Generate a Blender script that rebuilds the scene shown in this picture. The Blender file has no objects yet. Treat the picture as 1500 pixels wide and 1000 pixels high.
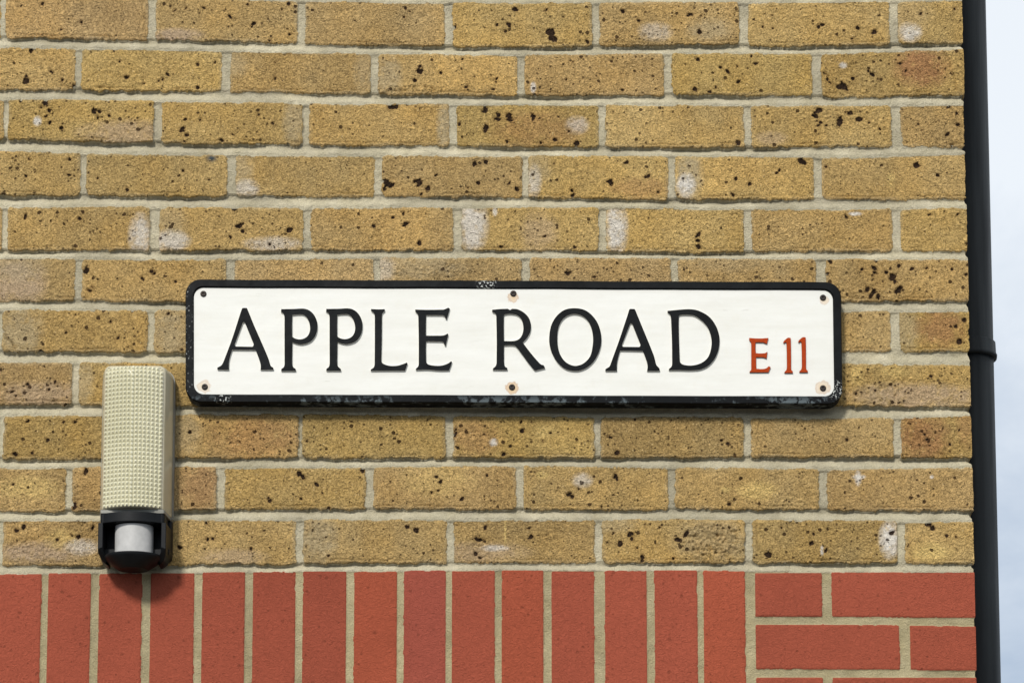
import bpy, bmesh, math, random
import numpy as np
from mathutils import Vector

S = bpy.context.scene
random.seed(7)

# ------------------------------------------------------------------ camera
Z0 = 3.6                       # distance to the wall face (y = 0)
CH = 1.60                      # eye height
TH = math.radians(6.4)         # camera pitch
F = 3630.0                     # focal length in photo pixels (1500 wide)
SH = 0.569                     # lens shift (rise), units of the picture width
cd = bpy.data.cameras.new('camera')
cam = bpy.data.objects.new('camera', cd); S.collection.objects.link(cam)
cam.location = (0, -Z0, CH); cam.rotation_euler = (math.pi / 2 + TH, 0, 0)
cd.sensor_fit = 'HORIZONTAL'; cd.sensor_width = 36; cd.lens = F / 1500 * 36
cd.shift_y = SH; cd.clip_start = 0.05; cd.clip_end = 3000
S.camera = cam

# ------------------------------------------------------------------ world
SUN_EL, SUN_ROT = math.radians(37), math.radians(200)
w = bpy.data.worlds.new('World'); S.world = w; w.use_nodes = True
nt = w.node_tree; nt.nodes.clear()
N = nt.nodes.new; L = nt.links.new
out = N('ShaderNodeOutputWorld'); bg = N('ShaderNodeBackground'); bg.inputs[1].default_value = 0.088
sky = N('ShaderNodeTexSky'); sky.sky_type = 'NISHITA'; sky.sun_disc = False
sky.sun_elevation = SUN_EL; sky.sun_rotation = SUN_ROT
tc = N('ShaderNodeTexCoord'); mp = N('ShaderNodeMapping'); mp.inputs['Scale'].default_value = (1, 1, 2.2)
no = N('ShaderNodeTexNoise'); no.inputs['Scale'].default_value = 3.1; no.inputs['Detail'].default_value = 7
no.inputs['Roughness'].default_value = 0.55; no.inputs['Distortion'].default_value = 0.3
sep = N('ShaderNodeSeparateXYZ')
mr = N('ShaderNodeMapRange'); mr.inputs[1].default_value = 0.14; mr.inputs[2].default_value = 0.46
mr.inputs[3].default_value = -0.16; mr.inputs[4].default_value = 0.55
ad = N('ShaderNodeMath'); ad.operation = 'ADD'
cr = N('ShaderNodeValToRGB')
cr.color_ramp.elements[0].position = 0.34; cr.color_ramp.elements[0].color = (3.3, 4.6, 6.6, 1)
cr.color_ramp.elements[1].position = 0.76; cr.color_ramp.elements[1].color = (11.0, 11.6, 12.2, 1)
mx = N('ShaderNodeMixRGB'); mx.inputs[0].default_value = 0.86
L(tc.outputs['Generated'], mp.inputs[0]); L(mp.outputs[0], no.inputs['Vector'])
L(tc.outputs['Generated'], sep.inputs[0]); L(sep.outputs[2], mr.inputs[0])
L(no.outputs[0], ad.inputs[0]); L(mr.outputs[0], ad.inputs[1]); L(ad.outputs[0], cr.inputs[0])
L(sky.outputs[0], mx.inputs[1]); L(cr.outputs[0], mx.inputs[2]); L(mx.outputs[0], bg.inputs[0]); L(bg.outputs[0], out.inputs[0])

# ------------------------------------------------------------------ sun
sl = bpy.data.lights.new('sun', 'SUN'); sl.energy = 3.3; sl.angle = math.radians(9); sl.color = (1.0, 0.965, 0.91)
so = bpy.data.objects.new('sun', sl); S.collection.objects.link(so)
d = Vector((math.sin(SUN_ROT) * math.cos(SUN_EL), math.cos(SUN_ROT) * math.cos(SUN_EL), math.sin(SUN_EL)))
so.rotation_euler = d.to_track_quat('Z', 'Y').to_euler(); so.location = (-2, -6, 6)
S.view_settings.view_transform = 'Standard'; S.view_settings.look = 'None'
S.view_settings.exposure = 0.0; S.view_settings.gamma = 1.0; S.view_settings.use_curve_mapping = False

# ------------------------------------------------------------------ helpers
cT, sT = math.cos(TH), math.sin(TH)
def P(px, py, dep=0.0):
    """world point on the plane y = -dep that the photo shows at pixel (px, py)"""
    xc = (px - 750) / F; yc = (500 - py) / F + SH * 1500 / F
    dx, dy, dz = xc, cT - yc * sT, sT + yc * cT
    t = (Z0 - dep) / dy
    return Vector((dx * t, -dep, CH + dz * t))
def Pz(py, dep=0.0): return P(750, py, dep).z
def proj(u, z):
    dz = z - CH
    depth = Z0 * cT + dz * sT
    return 750 + F * u / depth, 500 - (F * (dz * cT - Z0 * sT) / depth - SH * 1500)

def tag(o, label=None, cat=None, group=None, kind=None):
    for k, v in (('label', label), ('category', cat), ('group', group), ('kind', kind)):
        if v: o[k] = v
    return o
def empty(name, loc=(0, 0, 0)):
    o = bpy.data.objects.new(name, None); S.collection.objects.link(o); o.location = loc
    o.empty_display_size = 0.05
    return o
def link(name, me, mats, parent=None, smooth=False, loc=None):
    o = bpy.data.objects.new(name, me); S.collection.objects.link(o)
    for m in (mats if isinstance(mats, (list, tuple)) else [mats]): me.materials.append(m)
    if parent is not None:
        o.parent = parent
        # meshes are written in world coordinates: shift them to the parent's base
        lx, ly, lz = wloc(parent)
        me.transform(__import__('mathutils').Matrix.Translation((-lx, -ly, -lz)))
    if smooth: me.polygons.foreach_set('use_smooth', [True] * len(me.polygons))
    return o
def wloc(o):
    v = Vector((0, 0, 0))
    while o is not None:
        v += o.location; o = o.parent
    return v
def bm_mesh(bm, name='m'):
    bmesh.ops.recalc_face_normals(bm, faces=bm.faces)
    me = bpy.data.meshes.new(name); bm.to_mesh(me); bm.free(); return me
def grid_mesh(V, nr, nc, face_sel=None, attrs=None, cols=None, name='grid'):
    """V: (nr*nc,3). quads of a regular grid, optional selection (nr-1,nc-1)"""
    idx = np.arange(nr * nc).reshape(nr, nc)
    q = np.stack([idx[:-1, :-1], idx[:-1, 1:], idx[1:, 1:], idx[1:, :-1]], -1)
    q = q[face_sel] if face_sel is not None else q.reshape(-1, 4)
    q = q.reshape(-1, 4)
    used = np.zeros(nr * nc, bool); used[q.ravel()] = True
    mapi = np.cumsum(used) - 1
    q = mapi[q]; v = V[used]
    me = bpy.data.meshes.new(name)
    me.vertices.add(len(v)); me.vertices.foreach_set('co', v.astype(np.float32).ravel())
    me.loops.add(q.size); me.loops.foreach_set('vertex_index', q.ravel().astype(np.int32))
    me.polygons.add(len(q)); me.polygons.foreach_set('loop_start', (np.arange(len(q)) * 4).astype(np.int32))
    me.polygons.foreach_set('loop_total', np.full(len(q), 4, np.int32))
    me.update(calc_edges=True)
    me.polygons.foreach_set('use_smooth', np.ones(len(q), bool))
    for k, a in (attrs or {}).items():
        at = me.attributes.new(k, 'FLOAT', 'POINT'); at.data.foreach_set('value', a[used].astype(np.float32))
    for k, a in (cols or {}).items():
        at = me.attributes.new(k, 'FLOAT_COLOR', 'POINT')
        c = np.ones((used.sum(), 4), np.float32); c[:, :3] = a[used]
        at.data.foreach_set('color', c.ravel())
    return me
def lin(r, g, b):
    f = lambda c: (c / 255 / 12.92) if c / 255 <= 0.04045 else ((c / 255 + 0.055) / 1.055) ** 2.4
    return np.array([f(r), f(g), f(b)])

# numpy value noise (0..1)
def vn(x, y, cell, seed):
    x = x / cell; y = y / cell
    xi = np.floor(x).astype(np.int64); yi = np.floor(y).astype(np.int64)
    fx = x - xi; fy = y - yi
    fx = fx * fx * fx * (fx * (fx * 6 - 15) + 10); fy = fy * fy * fy * (fy * (fy * 6 - 15) + 10)
    rs = np.random.RandomState(seed); T = rs.rand(65536)
    def h(a, b): return T[((a * 73856093) ^ (b * 19349663) ^ (seed * 83492791)) & 65535]
    return (h(xi, yi) * (1 - fx) + h(xi + 1, yi) * fx) * (1 - fy) + (h(xi, yi + 1) * (1 - fx) + h(xi + 1, yi + 1) * fx) * fy
def fbm(x, y, cell, seed, n=4, g=0.5):
    s = 0; a = 1; t = 0
    for i in range(n):
        s = s + a * vn(x + 3.1 * i * cell, y - 1.7 * i * cell, cell, seed + i); t += a; a *= g; cell /= 2.03
    return s / t

# node helper
class NT:
    def __init__(s, name):
        s.m = bpy.data.materials.new(name); s.m.use_nodes = True; s.t = s.m.node_tree
        s.b = s.t.nodes['Principled BSDF']
    def n(s, typ, ins=None, **props):
        nd = s.t.nodes.new('ShaderNode' + typ)
        for k, v in props.items(): setattr(nd, k, v)
        for k, v in (ins or {}).items():
            if hasattr(v, 'links') or isinstance(v, bpy.types.NodeSocket): s.t.links.new(v, nd.inputs[k])
            else: nd.inputs[k].default_value = v
        return nd
    def math(s, op, a, b=0.0, c=None):
        ins = {0: a, 1: b}
        if c is not None: ins[2] = c
        return s.n('Math', ins, operation=op).outputs[0]
    def rng(s, v, a, b, c=0.0, d=1.0):
        return s.n('MapRange', {0: v, 1: a, 2: b, 3: c, 4: d}, clamp=True).outputs[0]
    def mix(s, f, a, b, mode='MIX'):
        return s.n('MixRGB', {0: f, 1: a, 2: b}, blend_type=mode).outputs[0]
    def set(s, k, v):
        if isinstance(v, bpy.types.NodeSocket): s.t.links.new(v, s.b.inputs[k])
        else: s.b.inputs[k].default_value = v
    def pos(s): return s.n('NewGeometry').outputs['Position']
    def noise(s, vec, scale, detail=4, rough=0.5, dist=0.0, out=0):
        return s.n('TexNoise', {'Vector': vec, 'Scale': scale, 'Detail': detail, 'Roughness': rough, 'Distortion': dist}).outputs[out]
    def bump(s, h, strength, distance, normal=None):
        ins = {'Height': h, 'Strength': strength, 'Distance': distance}
        if normal is not None: ins['Normal'] = normal
        return s.n('Bump', ins).outputs[0]
def rgb(r, g, b): return (*lin(r, g, b), 1)

# ------------------------------------------------------------------ wall material
def mat_wall():
    M = NT('brickwork'); p = M.pos()
    col = M.n('Attribute', attribute_name='tint').outputs['Color']
    mcol = M.n('Attribute', attribute_name='mortar_tint').outputs['Color']
    bmk = M.n('Attribute', attribute_name='brick_mask').outputs['Fac']
    pit = M.n('Attribute', attribute_name='pit').outputs['Fac']
    stock = M.n('Attribute', attribute_name='stock').outputs['Fac']     # 1 sandy stock brick, 0 smooth red
    spk = M.n('Attribute', attribute_name='speck').outputs['Fac']
    nf = M.noise(p, 540, 3, 0.6, 0.4); nm = M.noise(p, 210, 4, 0.62, 1.3); nb = M.noise(p, 26, 3, 0.6)
    # brick colour: grain
    g = M.math('ADD', M.math('MULTIPLY', M.rng(nf, 0.3, 0.7, -0.8, 1.15), 0.40), M.math('MULTIPLY', M.rng(nm, 0.32, 0.68, -1, 1), 0.42))
    g = M.math('ADD', g, M.math('MULTIPLY', M.rng(nb, 0.3, 0.7, -1, 1), 0.07))
    g = M.math('MULTIPLY', g, M.math('MULTIPLY_ADD', stock, 0.72, 0.28))
    blm = M.n('Attribute', attribute_name='bloom').outputs['Fac']
    g = M.math('MULTIPLY', g, M.math('MULTIPLY_ADD', blm, -.6, 1.0))
    g = M.math('ADD', g, 1.0)
    gc = M.n('CombineXYZ', {0: g, 1: g, 2: g}).outputs[0]
    bc = M.mix(1.0, col, gc, 'MULTIPLY')
    # warm flecks
    v3 = M.n('TexVoronoi', {'Vector': p, 'Scale': 210.0}); r3 = M.n('SeparateColor', {0: v3.outputs['Color']})
    fl = M.math('MULTIPLY', M.math('GREATER_THAN', r3.outputs[0], 0.90), M.rng(v3.outputs['Distance'], 0.30, 0.16))
    fl = M.math('MULTIPLY', fl, M.math('MULTIPLY', stock, 0.75))
    bc = M.mix(fl, bc, rgb(226, 196, 140))
    # dark specks, three sizes
    def specks(scale, thr, rmax, seed):
        q = M.n('VectorMath', {0: p, 1: (seed, seed * 1.7, -seed)}, operation='ADD').outputs[0]
        wv = M.noise(q, scale * 2.2, 2, 0.5, 0, 1)
        q = M.n('VectorMath', {0: q, 1: M.n('VectorMath', {0: wv, 'Scale': 0.35 / scale}, operation='SCALE').outputs[0]}, operation='ADD').outputs[0]
        v = M.n('TexVoronoi', {'Vector': q, 'Scale': scale}); r = M.n('SeparateColor', {0: v.outputs['Color']})
        on = M.math('GREATER_THAN', r.outputs[0], M.math('SUBTRACT', thr, M.math('MULTIPLY', spk, 0.10)))
        rad = M.math('MULTIPLY', M.math('POWER', r.outputs[1], 2.0), rmax)
        rad = M.math('ADD', rad, 0.08)
        dd = M.math('SUBTRACT', v.outputs['Distance'], rad)
        return M.math('MULTIPLY', M.math('MULTIPLY', on, M.rng(dd, 0.05, -0.02)), M.math('MULTIPLY_ADD', stock, .68, .32))
    s1 = specks(110, 0.74, 0.24, 0.31); s2 = specks(200, 0.80, 0.30, 1.7)
    sp = M.math('MAXIMUM', s1, M.math('MULTIPLY', s2, 0.85))
    pn = M.math('ADD', pit, M.math('MULTIPLY', M.rng(M.noise(p, 420, 3, 0.6), 0.25, 0.75, -1, 1), 0.9))
    pm = M.rng(pn, 0.45, -0.25)
    bc = M.mix(M.math('MULTIPLY', M.rng(pn, 3.2, 0.3), M.math('MULTIPLY', stock, 0.38)), bc, rgb(108, 74, 42))
    bc = M.mix(M.math('MULTIPLY', sp, 0.86), bc, rgb(48, 27, 17))
    bc = M.mix(M.math('MULTIPLY', pm, 0.97), bc, M.mix(M.rng(nm, 0.4, 0.6), rgb(24, 17, 14), rgb(62, 46, 36)))
    # mortar colour
    mn = M.noise(p, 500, 4, 0.65); m2 = M.noise(p, 40, 4, 0.6)
    mg = M.math('ADD', M.rng(mn, 0.3, 0.7, 0.80, 1.18), M.rng(m2, 0.3, 0.7, -0.10, 0.10))
    mc = M.mix(1.0, mcol, M.n('CombineXYZ', {0: mg, 1: mg, 2: mg}).outputs[0], 'MULTIPLY')
    mk = M.rng(M.math('ADD', bmk, M.math('MULTIPLY', M.rng(nf, 0.3, 0.7, -1, 1), 0.35)), -0.25, 0.30)
    M.set('Base Color', M.mix(mk, mc, bc))
    M.set('Roughness', 0.95); M.set('Specular IOR Level', 0.10)
    # relief
    hb = M.math('ADD', M.math('MULTIPLY', nm, 1.0), M.math('MULTIPLY', nf, 0.55))
    hb = M.math('SUBTRACT', hb, M.math('MULTIPLY', M.math('MAXIMUM', sp, pm), 0.6))
    hb = M.math('MULTIPLY', hb, M.math('MULTIPLY_ADD', stock, 0.6, 0.40))
    hm = M.math('MULTIPLY', mn, 0.7)
    h = M.n('Mix', {0: mk, 2: hm, 3: hb}, data_type='FLOAT').outputs[0]
    M.set('Normal', M.bump(h, 1.0, 0.0056))
    return M.m
MW = mat_wall()

# ------------------------------------------------------------------ brick layout
U0 = P(1415, 250).x                    # the corner of the building
SIDE = 0.62                            # how far the return wall is built
ZTOP, UL = 4.15, -1.45
XK = [0, 250, 500, 750, 1000, 1250, 1420]
ROWS = [
 ([-9, -4, 2, 4, 3, 2, 0], [55, 59, 66, 69, 67, 67, 62], [(1, 8), (217, 228), (436, 447), (652, 663), (868, 878), (1083, 1096), (1303, 1315)]),
 ([69, 72, 77, 80, 78, 78, 72], [131, 133, 138, 141, 139, 142, 139], [(110, 119), (325, 337), (543, 554), (758, 768), (973, 984), (1190, 1203)]),
 ([145, 148, 152, 152, 153, 154, 152], [204, 210, 214, 214, 217, 215, 215], [(5, 12), (225, 237), (443, 453), (658, 669), (877, 887), (1090, 1100), (1306, 1319)]),
 ([222, 225, 227, 228, 228, 229, 224], [286, 287, 288, 290, 292, 293, 292], [(118, 126), (333, 345), (549, 559), (765, 774), (979, 989), (1192, 1204)]),
 ([303, 303, 303, 303, 304, 306, 304], [366, 367, 367, 367, 369, 368, 369], [(3, 11), (220, 233), (444, 455), (664, 676), (877, 888), (1090, 1101), (1307, 1319)]),
 ([377, 379, 378, 377, 378, 379, 379], [440, 441, 441, 441, 442, 442, 441], [(110, 120), (331, 343), (548, 557), (764, 776), (983, 993), (1196, 1210)]),
 ([453, 454, 455, 455, 455, 455, 455], [516, 517, 517, 516, 516, 515, 515], [(-6, 3), (217, 226), (438, 448), (655, 665), (875, 886), (1090, 1101), (1305, 1318)]),
 ([531, 530, 531, 531, 531, 531, 533], [593, 593, 594, 595, 595, 595, 597], [(106, 115), (325, 335), (545, 555), (763, 773), (980, 990), (1196, 1206)]),
 ([608, 606, 607, 608, 610, 611, 608], [672, 671, 671, 671, 670, 670, 669], [(-3, 5), (215, 225), (437, 443), (653, 664), (871, 880), (1090, 1100), (1309, 1320)]),
 ([684, 683, 683, 682, 684, 686, 683], [749, 747, 746, 747, 746, 747, 748], [(96, 106), (317, 329), (536, 547), (756, 767), (979, 989), (1200, 1212)]),
 ([761, 760, 760, 760, 760, 762, 763], [827, 828, 825, 824, 824, 825, 825], [(-5, 4), (214, 224), (433, 444), (655, 664), (872, 882), (1091, 1102), (1315, 1326)]),
]
BLOCK = [
 ([838] * 7, [903, 903, 903, 903, 903, 903, 904], [(1204.5, 1218)]),
 ([914, 914, 914, 914, 914, 915, 917], [979, 979, 979, 979, 979, 980, 981], [(1318, 1333)]),
 ([992, 992, 992, 992, 992, 992, 992], [1057] * 7, [(1206, 1220)]),
]
SOLD = [(59.5, 69), (132, 144), (207, 219.5), (284, 295.5), (358, 369.5), (432, 443), (507, 518), (581, 591), (653, 662),
        (725, 735), (796, 808), (871, 886), (948, 959), (1022, 1031), (1092, 1107)]

# grid lines
uf0 = P(0, 500).x - 0.03
st = 0.00142
ul = np.concatenate([np.arange(UL, uf0, 0.006), np.arange(uf0, U0, st), [U0],
                     U0 + np.arange(st, 0.06, st * 1.3), U0 + np.arange(0.062, SIDE, 0.004)])
zlo, zhi = Pz(1000) - 0.03, Pz(0) + 0.03
zl = np.concatenate([np.arange(0.0, zlo, 0.0062), np.arange(zlo, zhi, st), np.arange(zhi, ZTOP, 0.005)])
nu, nz = len(ul), len(zl)
UU, ZZ = np.meshgrid(ul, zl)
PX, PY = proj(UU, ZZ)
pxu = proj(ul, Pz(500))[0]

rng = np.random.RandomState(11)
# shared noises
warp = (fbm(UU, ZZ, 0.06, 3, 3) - .5) * 0.0026
rag = (fbm(UU, ZZ, 0.011, 21, 4, 0.62) - .5)
rag2 = (fbm(UU + 5, ZZ, 0.0042, 31, 3, 0.6) - .5)
SD = np.full(UU.shape, 0.02); BID = np.full(UU.shape, -1, int)
HT = np.zeros(UU.shape)
STK = np.ones(UU.shape)
bricks = []
def rowfun(ypx, dz=0.0):
    """polyline in photo rows -> z for each u line"""
    py = np.interp(pxu, XK, ypx)
    # z on the wall for pixel row py
    yc = (500 - py) / F + SH * 1500 / F
    return CH + (sT + yc * cT) * Z0 / (cT - yc * sT) + dz
def ux(px, py): return P(px, py).x
def add_brick(x0, x1, zb, zt, kind, wob=1.0):
    """zb, zt arrays over ul"""
    bid = len(bricks)
    i0 = max(0, np.searchsorted(ul, x0 - 0.008)); i1 = np.searchsorted(ul, x1 + 0.008)
    if i1 <= i0: return
    zmin = zb[i0:i1].min() - 0.008; zmax = zt[i0:i1].max() + 0.008
    j0 = np.searchsorted(zl, zmin); j1 = np.searchsorted(zl, zmax)
    if j1 <= j0: return
    s = (slice(j0, j1), slice(i0, i1))
    u = UU[s]; z = ZZ[s] + warp[s] * (1.0 if kind != 'red' else 0.25)
    t0 = rng.uniform(-.0009, .0009) * wob; t1 = rng.uniform(-.0009, .0009) * wob
    sl_ = rng.uniform(-.006, .006) * wob * (0.7 if kind != 'red' else 0.0)
    cx = (x0 + x1) / 2
    b = zb[None, i0:i1] + t0 + sl_ * (u - cx); t = zt[None, i0:i1] + t1 + sl_ * (u - cx)
    r = rng.uniform(.004, .0075) if kind != 'red' else 0.0022
    hw = (x1 - x0) / 2; hh = (t - b) / 2; cz = (t + b) / 2
    qx = np.abs(u - cx) - hw + r; qz = np.abs(z - cz) - hh + r
    sd = np.hypot(np.maximum(qx, 0), np.maximum(qz, 0)) + np.minimum(np.maximum(qx, qz), 0) - r
    if kind != 'red':
        low = np.clip((cz - z) / hh, 0, 1) ** 3
        sd = sd + rag[s] * (0.0044 + 0.0024 * low) + rag2[s] * (0.0020 + 0.0006 * low)
    else:
        sd = sd + rag[s] * 0.0016 + rag2[s] * 0.0009
    # face height of this brick
    off = rng.uniform(-.0012, .0012) * (1 if kind != 'red' else .45)
    tx, tz = rng.uniform(-.006, .006, 2) * (1 if kind != 'red' else .3)
    h = off + tx * (u - cx) + tz * (z - cz)
    if kind != 'red':
        # the pressed lip that runs just above the lower arris of these bricks
        e = z - b
        lipamt = np.clip(vn(u + bid, z * 0, 0.03, 5) * 1.7 - .45, 0, 1)
        wv = (vn(u * 1.0, z * 0 + bid, 0.009, 9) - .5) * 0.003
        h = h - 0.0026 * lipamt * np.exp(-((e - 0.0052 - wv) / 0.0009) ** 2) + 0.0011 * lipamt * np.exp(-((e - 0.003 - wv) / 0.0011) ** 2)
        top = np.clip(1 - np.abs(t - z) / .004, 0, 1); h = h - top * .0004
    m = sd < SD[s]
    SD[s] = np.where(m, sd, SD[s]); HT[s] = np.where(m, h, HT[s]); BID[s] = np.where(m, bid, BID[s])
    if kind == 'red': STK[s] = np.where(m, 0.0, STK[s])
    bricks.append(dict(x0=x0, x1=x1, z=float(cz.mean()), kind=kind))

rowz = []     # (zbot, ztop) arrays from the top row down
def gaps_to_bricks(gaps, zb, zt, kind, phase, xmin=None):
    """gaps: list of (u0, u1), extended left past the frame and round the corner"""
    g = sorted(gaps)
    while xmin is None and g[0][0] > UL: g.insert(0, (g[0][0] - 0.2235, g[0][1] - 0.2235))
    last = g[-1][1]
    frontlen = U0 - last
    side = 0.103 if frontlen > 0.15 else 0.216
    a = U0 + side
    while a < U0 + SIDE: g.append((a, a + 0.0095)); a += 0.2245
    if xmin is not None: g.insert(0, (xmin - .01, xmin))
    for k in range(len(g) - 1):
        add_brick(g[k][1], g[k + 1][0], zb, zt, kind)
# courses above the frame
pitch = 0.0800
z_first = rowfun(ROWS[0][0]); k = 0
tops = []
zt = z_first + pitch - 0.0115 + 0
kk = 1
extra = []
while True:
    zb_ = z_first + 0.0115 + (kk - 1) * pitch; zt_ = zb_ + pitch - 0.0115
    if zb_.min() > ZTOP: break
    extra.append((zb_, zt_, kk)); kk += 1
for zb_, zt_, kk in reversed(extra):
    src = ROWS[1][2] if kk % 2 else ROWS[0][2]
    gaps_to_bricks([(ux(a, 30), ux(b, 30)) for a, b in src], zb_, zt_, 'stock', 0); rowz.append((zb_, zt_))
for yt, yb, gp in ROWS:
    zt_, zb_ = rowfun(yt), rowfun(yb); ym = np.mean(yt) + 30
    gaps_to_bricks([(ux(a, ym), ux(b, ym)) for a, b in gp], zb_, zt_, 'stock', 0); rowz.append((zb_, zt_))
# red band
z_band_top = rowfun([840, 839, 836, 835, 835, 838, 838]); z_band_bot = rowfun([1057] * 7)
uq = ux(1107, 930)
ym = 925
sg = [(ux(a, ym), ux(b, ym)) for a, b in SOLD]
while sg[0][0] > UL: sg.insert(0, (sg[0][0] - 0.0756, sg[0][1] - 0.0756))
for k in range(len(sg) - 1): add_brick(sg[k][1], sg[k + 1][0], z_band_bot, z_band_top, 'red')
for yt, yb, gp in BLOCK:
    zt_, zb_ = rowfun(yt), rowfun(yb); ym = np.mean(yt) + 30
    gaps_to_bricks([(ux(a, ym), ux(b, ym)) for a, b in gp], zb_, zt_, 'red', 0, xmin=uq)
rowz.append((z_band_bot, z_band_top))
# courses below, down to the pavement
kk = 0; zt_ = z_band_bot - 0.0115
while zt_.max() > 0:
    zb_ = zt_ - (pitch - 0.0115)
    src = ROWS[9][2] if kk % 2 == 0 else ROWS[10][2]
    gaps_to_bricks([(ux(a, 990), ux(b, 990)) for a, b in src], zb_, zt_, 'stock', 0); rowz.append((zb_, zt_))
    zt_ = zb_ - 0.0115; kk += 1

# mortar heights
mn1 = (fbm(UU, ZZ, 0.03, 41, 3) - .5); mn2 = (fbm(UU, ZZ, 0.005, 47, 3, .6) - .5)
mlow = fbm(UU, ZZ, 0.16, 43, 3); mlow = np.clip((mlow - .5) * 2.2 + .5, 0, 1)
HM = -0.0030 + mn1 * 0.0022 + mn2 * 0.0016
TJ = np.full(UU.shape, 0.8)
for (zb_, zt_), (zb2, zt2) in zip(rowz[:-1], rowz[1:]):
    hi = zb_; lo = zt2
    j0 = np.searchsorted(zl, lo.min() - .004); j1 = np.searchsorted(zl, hi.max() + .004)
    s = slice(j0, j1)
    t = (hi[None, :] - (ZZ[s] + warp[s])) / (hi - lo)[None, :]
    inside = (t > -0.25) & (t < 1.25)
    t = np.clip(t, 0, 1)
    ts = np.clip((t - .16) / .72, 0, 1); ts = ts * ts * (3 - 2 * ts)
    dv_ = 1 + 0.9 * (mlow[s] - .5)
    hj = -0.0052 * dv_ * (1 - ts) - 0.0006 - 0.0002 * t + mn1[s] * 0.0040 + mn2[s] * 0.0020
    HM[s] = np.where(inside, hj, HM[s]); TJ[s] = np.where(inside, t, TJ[s])
band = (ZZ < z_band_top[None, :] - 0.001) & (ZZ > z_band_bot[None, :])
HM = np.where(band, -0.0019 + mn1 * 0.0014 + mn2 * 0.0014, HM)

# brick heights
sdm = SD
cre = fbm(UU * 0.8, ZZ * 1.25, 0.0052, 61, 3, .6); cre = 1 - np.abs(cre * 2 - 1) * 2.2
cre2 = fbm(UU, ZZ, 0.018, 71, 3)
zone = np.clip((fbm(UU, ZZ, 0.05, 77, 2) - .35) * 3, 0.25, 1.3)
zone = zone * np.append(rng.uniform(.35, 1.6, len(bricks)), 1.0)[BID]
fine = (cre - .5) * 0.00085 * zone * STK + rag2 * 0.0009 * STK + (cre2 - .5) * 0.0018 * (0.3 + 0.7 * STK)
soft = np.where(STK > .5, 0.0016, 0.0008)
edge = np.where(SD < 0, -0.0014 * np.exp(SD / soft) * (.5 + .5 * STK), -0.0014 * (.5 + .5 * STK) - 8.0 * SD)
HB = HT + fine + edge

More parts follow.
